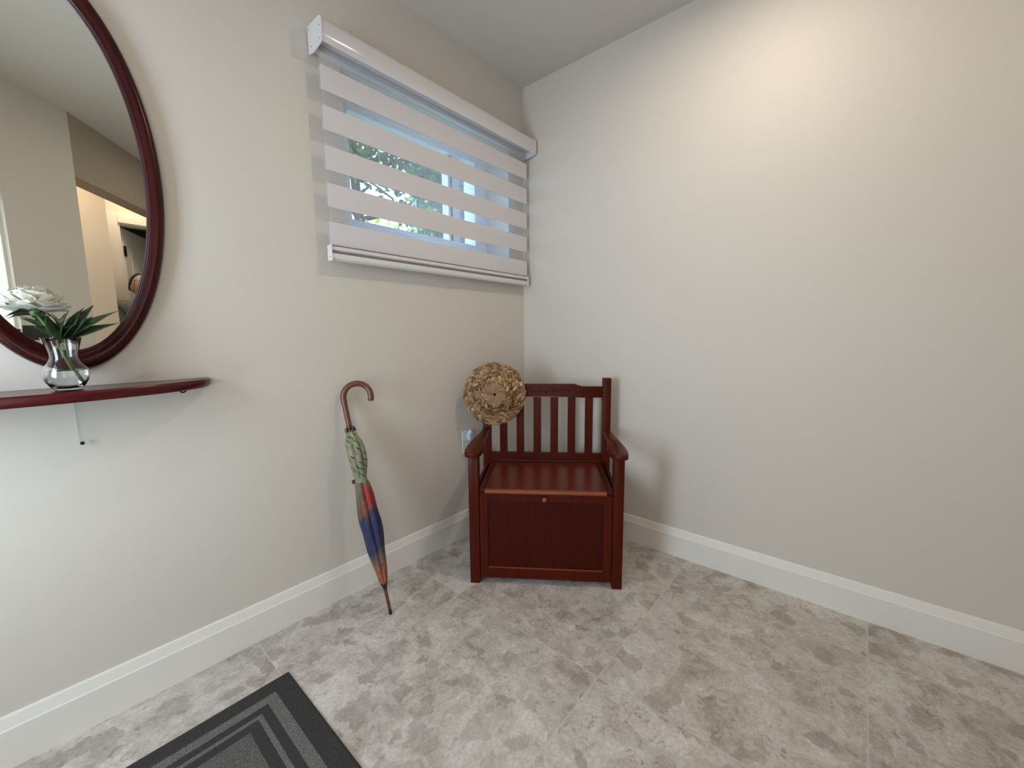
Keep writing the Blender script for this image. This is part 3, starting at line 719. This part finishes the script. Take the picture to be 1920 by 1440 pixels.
# ================================================================ OUTLET AND NIGHT LIGHT
ou = thing('wall_outlet', 'white wall outlet cover left of the bench armrest', 'outlet', (-.484, 0, .510))
obj('cover_plate', B(-.036, -.006, -.059, .036, -.0004, .059, bev=.002), M['white_pl'], ou)
for z in (.024, -.024):
    s_ = obj('socket', B(-.017, -.0075, z-.014, .017, -.0055, z+.014, bev=.001), M['white_pl'], ou)
    obj('slots', (lambda b: (box(b, -.008, -.0078, z-.006, -.006, -.0074, z+.006), box(b, .006, -.0078, z-.006, .008, -.0074, z+.006), b)[2])(bmesh.new()), M['black'], s_)
nl = thing('night_light', 'small pale blue plug-in night light in the wall outlet', 'night light', (-.480, -.0085, .540))
bm = bmesh.new(); box(bm, -.017, -.026, -.022, .017, 0, .020, .005, 3); obj('plug_body', bm, mat('pale_blue_plastic', (.52, .60, .70), .25), nl, 50)
bm = bmesh.new(); lathe(bm, [(.0, .032), (.009, .030), (.0135, .026), (.0145, .018), (.0145, .016)], 20, T=lambda p: V((p.x, -.014+p.y*.8, p.z))); obj('shade', bm, mat('frosted_shade', (.72, .76, .80), .2), nl, True)
obj('switch', B(.0175, -.018, -.010, .020, -.010, .0, bev=.001), mat('green_switch', (.06, .16, .10), .4), nl)

# ================================================================ DOORMAT
mt = thing('doormat', 'dark charcoal rectangular doormat with grey border stripes on the tile floor', 'doormat', (-1.504, -.242, 0))
def mat_mat():
    m = mat('doormat_pile', (.05, .05, .05), .95); n = N(m)
    sep = n.n('ShaderNodeSeparateXYZ'); n.l(n.co.outputs['Object'], sep.inputs[0])
    LX, LY = .95, .62
    ax_ = n.math('MINIMUM', n.math('MULTIPLY', sep.outputs[0], -1), n.math('ADD', sep.outputs[0], LX))
    ay_ = n.math('MINIMUM', n.math('MULTIPLY', sep.outputs[1], -1), n.math('ADD', sep.outputs[1], LY))
    d = n.math('MINIMUM', n.math('MULTIPLY', ax_, .94), ay_)
    w1_ = n.noise(n.map((1, 1, 1)), 420, 2, .6); w2_ = n.noise(n.map((1, 1, 1)), 160, 3, .7)
    dark = n.ramp(w1_, [(.35, (.016, .015, .015)), (.7, (.050, .046, .045))])
    lt = n.ramp(w1_, [(.38, (.055, .052, .050)), (.62, (.19, .18, .172))])
    md = n.ramp(w1_, [(.38, (.045, .044, .040)), (.64, (.145, .142, .132))])
    # stripes by distance from the edge
    def band(a, b): return n.math('MULTIPLY', n.math('GREATER_THAN', d, a), n.math('LESS_THAN', d, b))
    c = n.mix(band(.050, .078), dark, lt); c = n.mix(band(.100, .112), c, lt); c = n.mix(n.math('GREATER_THAN', d, .138), c, md)
    n.color(c); n.bump(w2_, .8, .003); return m
bm = bmesh.new(); box(bm, -.95, -.62, .0, 0, 0, .009, .003, 2); obj('pile', bm, mat_mat(), mt)
bm = bmesh.new(); box(bm, -.955, -.625, .0, .004, .004, .0035, .001, 1); obj('rubber_backing', bm, M['black'], mt)

# ================================================================ OUTSIDE
lawn = mat('lawn', (.10, .20, .04), .9); n_ = N(lawn); n_.color(n_.ramp(n_.noise(n_.map(), 3, 6), [(.3, (.06, .09, .03)), (.7, (.15, .19, .08))]))
g_ = obj('lawn', B(-8, .6, -.5, 12, 14, -.4), lawn); g_['kind'] = 'structure'
# neighbour's house with dark lap siding
nh = thing('neighbour_house', 'grey-green house wall with horizontal lap siding seen through the window', 'house', (2.62, 4.6, -.4), (0, 0, math.radians(-40)))
bm = bmesh.new(); k = 0
while k*.12 < 5.2:
    z = k*.12; prism(bm, [(0, z), (-.030, z), (-.004, z+.125), (0, z+.125)], 4.5, lambda a, b, c: V((c, a, b))); k += 1
sid = mat('siding_paint', (.050, .066, .066), .6); obj('siding', bm, sid, nh)
obj('house_wall', B(0, .001, 0, 4.5, 3, 5.2), sid, nh)
bm = bmesh.new(); box(bm, -.05, -.03, 0, .06, .03, 5.2); obj('corner_board', bm, mat('corner_paint', (.5, .55, .55), .6), nh)
# trees
barkm = mat('bark', (.07, .055, .045), .9)
def leafmat(name, a, b, c):
    m = mat(name, a, .5); n = N(m); g = n.n('ShaderNodeNewGeometry'); n.color(n.ramp(g.outputs['Random Per Island'], [(0, a), (.6, b), (1, c)]))
    m.node_tree.nodes['Principled BSDF'].inputs['Transmission Weight'].default_value = 0
    # leaves let sunlight through
    t = m.node_tree; tl = t.nodes.new('ShaderNodeBsdfTranslucent'); x = t.nodes.new('ShaderNodeMixShader'); x.inputs[0].default_value = .45
    out = [q for q in t.nodes if q.type == 'OUTPUT_MATERIAL'][0]; t.links.new(n.b.outputs[0], x.inputs[1]); t.links.new(tl.outputs[0], x.inputs[2])
    t.links.new(n.b.inputs['Base Color'].links[0].from_socket, tl.inputs[0]); t.links.new(x.outputs[0], out.inputs[0]); return m
def leaves(bm, rnd, n, box_, size):
    for k in range(n):
        c = V([rnd.uniform(a, b) for a, b in box_]); q = Euler((rnd.uniform(0, 6), rnd.uniform(0, 6), rnd.uniform(0, 6))).to_matrix(); s = size*rnd.uniform(.6, 1.3)
        bm.faces.new([bm.verts.new(c+q @ V(p)*s) for p in ((0, -1, 0), (.5, -.3, .08), (.42, .4, .05), (0, 1, 0), (-.42, .4, .05), (-.5, -.3, .08))])
lg = leafmat('leaf_summer', (.05, .11, .03), (.13, .25, .05), (.38, .52, .12))
lg2 = leafmat('leaf_deep', (.020, .060, .012), (.055, .120, .030), (.13, .22, .06))
ly = leafmat('leaf_yellow', (.30, .34, .03), (.60, .62, .05), (.75, .72, .30))
def plant(name, label, cat, base, branches, fol, lm, seed):
    rnd = random.Random(seed); t = thing(name, label, cat, base); b0 = V(base)
    bm = bmesh.new(); tube(bm, [V(p)-b0 for p in branches[0][0]], branches[0][1], 10); obj('trunk', bm, barkm, t, True)
    for pts, rad in branches[1:]: obj('branch', tube(bmesh.new(), [V(p)-b0 for p in pts], rad, 7), barkm, t, True)
    bm = bmesh.new()
    for n, bx_, sz in fol: leaves(bm, rnd, n, [(a-o_, b-o_) for (a, b), o_ in zip(bx_, b0)], sz)
    obj('foliage', bm, lm, t); return t
plant('tree', 'dark green tree with a dense leafy crown seen through the upper window stripes', 'tree', (1.10, 4.1, -.4),
      [([(1.10, 4.1, -.4), (1.15, 4.1, 1.2), (1.30, 4.05, 2.3), (1.20, 4.0, 3.4), (1.25, 4.0, 4.5)], [.10, .09, .075, .06, .02]),
       ([(1.30, 4.05, 2.3), (1.15, 3.7, 2.5), (.86, 3.5, 2.66), (.3, 3.4, 2.9)], [.04, .035, .03, .012]),
       ([(1.65, 3.6, 2.80), (1.50, 3.55, 2.95), (1.2, 3.5, 3.04), (.9, 3.5, 3.12)], [.018, .016, .013, .006]),
       ([(1.25, 4.0, 2.7), (1.65, 3.6, 2.80), (1.95, 3.5, 3.1), (2.1, 3.5, 3.5)], [.04, .022, .016, .010]),
       ([(1.22, 4.0, 3.2), (.8, 3.8, 3.6), (.2, 3.7, 4.1)], [.045, .03, .012]), ([(1.22, 4.0, 3.3), (1.8, 3.9, 3.8), (2.3, 3.9, 4.3)], [.045, .03, .012])],
      [(5600, [(-.2, 2.6), (3.4, 4.1), (3.20, 4.6)], .050), (170, [(.4, 2.1), (3.5, 4.1), (2.75, 3.20)], .045)], lg2, 5)
plant('tree', 'small bright green leafy tree in front of the neighbouring siding', 'tree', (2.35, 3.3, -.4),
      [([(2.35, 3.3, -.4), (2.32, 3.3, 1.5), (2.2, 3.25, 2.9)], [.04, .03, .01]), ([(2.32, 3.3, 1.8), (2.0, 3.2, 2.5), (1.75, 3.2, 2.9)], [.018, .012, .005])],
      [(110, [(1.50, 1.95), (3.05, 3.5), (2.3, 2.95)], .038), (40, [(1.95, 2.5), (3.05, 3.5), (2.2, 3.1)], .034)], lg, 9)
plant('shrub', 'yellow leafed shrub at the lower left corner of the window view', 'shrub', (.90, 3.0, -.4),
      [([(.90, 3.0, -.4), (.92, 3.0, 1.0), (.88, 3.0, 2.3)], [.03, .025, .01])],
      [(900, [(.45, 1.15), (2.75, 3.25), (1.2, 2.40)], .035)], ly, 3)

# ================================================================ PEOPLE (seen only in the mirror)
skin = mat('skin', (.50, .28, .19), .5, Subsurface_Weight=.1)
def skinned(name, verts, edges, rads, m, parent, sub=2, root=0):
    me = bpy.data.meshes.new(name); me.from_pydata([tuple(v) for v in verts], edges, []); o = bpy.data.objects.new(name, me); COL.objects.link(o)
    o.parent = parent; md = o.modifiers.new('s', 'SKIN'); me.skin_vertices[0].data[0].radius
    for i, r in enumerate(rads):
        rr = r if hasattr(r, '__len__') else (r, r); me.skin_vertices[0].data[i].radius = rr
        me.skin_vertices[0].data[i].use_root = (i == root)
    md.use_smooth_shade = True; s = o.modifiers.new('d', 'SUBSURF'); s.levels = sub; s.render_levels = sub
    me.materials.append(m); return o
pr_ = thing('person', 'person in grey jacket and dark headband standing in the hall, reflected in the mirror', 'person', (-1.265, -3.26, 0))
# local coords: x right (world), y towards the mirror
vb = [(0, 0, .92), (0, 0, 1.08), (0, .0, 1.24), (0, -.005, 1.34), (0, 0, 1.40), (0, .01, 1.455),
      (-.16, 0, 1.32), (-.21, .02, 1.05), (-.20, .14, .86), (-.19, .19, .80), (.16, 0, 1.32), (.21, .02, 1.05), (.20, .14, .86), (.19, .19, .80),
      (-.09, 0, .86), (-.10, .01, .48), (-.10, -.01, .09), (-.11, .12, .045), (.09, 0, .86), (.10, .01, .48), (.10, -.01, .09), (.11, .12, .045)]
eb = [(0, 1), (1, 2), (2, 3), (3, 4), (4, 5), (3, 6), (6, 7), (7, 8), (8, 9), (3, 10), (10, 11), (11, 12), (12, 13), (0, 14), (14, 15), (15, 16), (16, 17), (0, 18), (18, 19), (19, 20), (20, 21)]
rb = [(.13, .10), (.12, .09), (.14, .10), (.10, .08), (.048, .048), (.048, .048), (.055, .055), (.043, .043), (.032, .03), (.036, .02), (.055, .055), (.043, .043), (.032, .03), (.036, .02), (.08, .08), (.055, .055), (.04, .04), (.035, .03), (.08, .08), (.055, .055), (.04, .04), (.035, .03)]
body = skinned('body', vb, eb, rb, skin, pr_)
bm = bmesh.new(); bmesh.ops.create_uvsphere(bm, u_segments=32, v_segments=24, radius=1)
for v in bm.verts:
    x, y, z = v.co; jaw = 1-.28*max(0, -z)**1.5
    v.co = V((x*.074*jaw, y*.092*(1-.12*max(0, -z)), z*.112))
    if y > .75 and abs(x) < .25 and -.35 < z < .1: v.co.y += .018*(1-abs(x)/.25)*(1-abs(z+.15)/.3)
    if y > .6 and abs(abs(x)-.38) < .16 and .0 < z < .22: v.co.y -= .006
    if y > .7 and abs(x) < .3 and -.58 < z < -.46: v.co.y -= .004
bmesh.ops.translate(bm, verts=bm.verts, vec=(0, .015, 1.487)); obj('head', bm, skin, body, True)
for s in (-1, 1):
    bm = bmesh.new(); bmesh.ops.create_uvsphere(bm, u_segments=10, v_segments=8, radius=1, matrix=Matrix.Translation((s*.076, .012, 1.485)) @ Matrix.Diagonal((.010, .020, .032, 1)))
    obj('ear', bm, skin, body, True)
bm = bmesh.new(); tube(bm, [V((.079*math.cos(t), .004, 1.487+.120*math.sin(t))) for t in [PI*i/20 for i in range(-1, 22)]], .010, 10, flat=1.8); obj('headband', bm, M['black'], pr_, True)
bm = bmesh.new(); bmesh.ops.create_uvsphere(bm, u_segments=24, v_segments=16, radius=1)
bmesh.ops.delete(bm, geom=[v for v in bm.verts if v.co.z < -.25 or (v.co.y > .55 and v.co.z < .55)], context='VERTS')
for v in bm.verts: v.co = V((v.co.x*.078, v.co.y*.096+.010, v.co.z*.116+1.490))
obj('hair', bm, mat('grey_hair', (.42, .37, .32), .7), pr_, True)
jk = mat('grey_jacket', (.17, .18, .16), .85)
js = [0, 1, 2, 3, 6, 7, 8, 10, 11, 12]; mp = {a: i for i, a in enumerate(js)}
skinned('jacket', [vb[i] for i in js], [(mp[a], mp[b]) for a, b in eb if a in mp and b in mp], [(rb[i][0]+(.05 if i in (2, 3, 6, 10) else .02), rb[i][1]+(.045 if i in (2, 3, 6, 10) else .022)) for i in js], jk, pr_)
skinned('vest', [(0, 0, .95), (0, .01, 1.1), (.01, .012, 1.24), (.01, .012, 1.30)], [(0, 1), (1, 2), (2, 3)], [(.14, .17), (.13, .165), (.13, .17), (.10, .16)], M['black'], pr_)
ts = [14, 15, 16, 18, 19, 20]
skinned('trousers', [vb[0]]+[vb[i] for i in ts], [(0, 1), (1, 2), (2, 3), (0, 4), (4, 5), (5, 6)], [(.14, .11)]+[(rb[i][0]+.018, rb[i][1]+.018) for i in ts], mat('dark_trousers', (.04, .045, .06), .9), pr_)

# photographer's phone and the hand that holds it
def L3(r, u, f): return CAM + RR*r + UU*u + F*f
ph = thing('phone', 'black phone held up in front of the mirror, reflected behind the flower leaves', 'phone', L3(.035, .024, -.018))
ph.rotation_euler = Matrix((RR, UU, -F)).transposed().to_euler()
obj('case', B(-.072, -.036, -.004, .075, .036, .004, bev=.003), M['black'], ph, 40)
obj('bumper', (lambda b: (box(b, -.0735, -.030, -.002, -.0715, .030, .002, .0005), b)[1])(bmesh.new()), mat('pale_bumper', (.55, .52, .42), .4), ph)
bm = bmesh.new()
for x, y in ((-.030, -.012), (-.030, .012), (-.050, .0)): tube(bm, [(x, y, -.004), (x, y, -.0062)], .007, 16)
obj('lenses', bm, mat('lens_glass', (.02, .02, .03), .1), ph, 40)
hd = thing('person', 'hand and forearm of a person holding the phone, reflected at the lower left mirror edge', 'person', L3(-.06, .01, -.03))
def H(r, u, f): return tuple(L3(r, u, f)-L3(-.06, .01, -.03))
hv = [H(-.085, .004, -.034), H(-.13, -.002, -.034)]; x_ = V(hv[1])
hv += [tuple(x_+V((-.06, .018, -.004))), tuple(x_+V((-.15, .045, -.012))), tuple(x_+V((-.235, .070, -.02)))]
he = [(0, 1), (1, 2), (2, 3), (3, 4)]; hr = [(.030, .020), (.030, .022), (.026, .022), (.034, .032), (.042, .040)]
skh = mat('hand_skin', (.30, .15, .10), .55)
hand = skinned('hand', hv, he, hr, skh, hd)
for k, u in enumerate((.034, .016, -.002, -.019)):
    L_ = (.95, 1.05, 1.0, .82)[k]
    fv = [H(-.085, u*.9, -.034), H(-.060, u, -.046), H(-.060+.022*L_, u, -.044), H(-.060+.042*L_, u, -.036)]
    skinned('finger', fv, [(0, 1), (1, 2), (2, 3)], [.010, .0095, .0085, .0072], skh, hand)
skinned('thumb', [H(-.10, -.010, -.028), H(-.078, -.016, -.012), H(-.052, -.020, -.0068), H(-.030, -.018, -.0075)], [(0, 1), (1, 2), (2, 3)], [.013, .0115, .0095, .007], skh, hand)
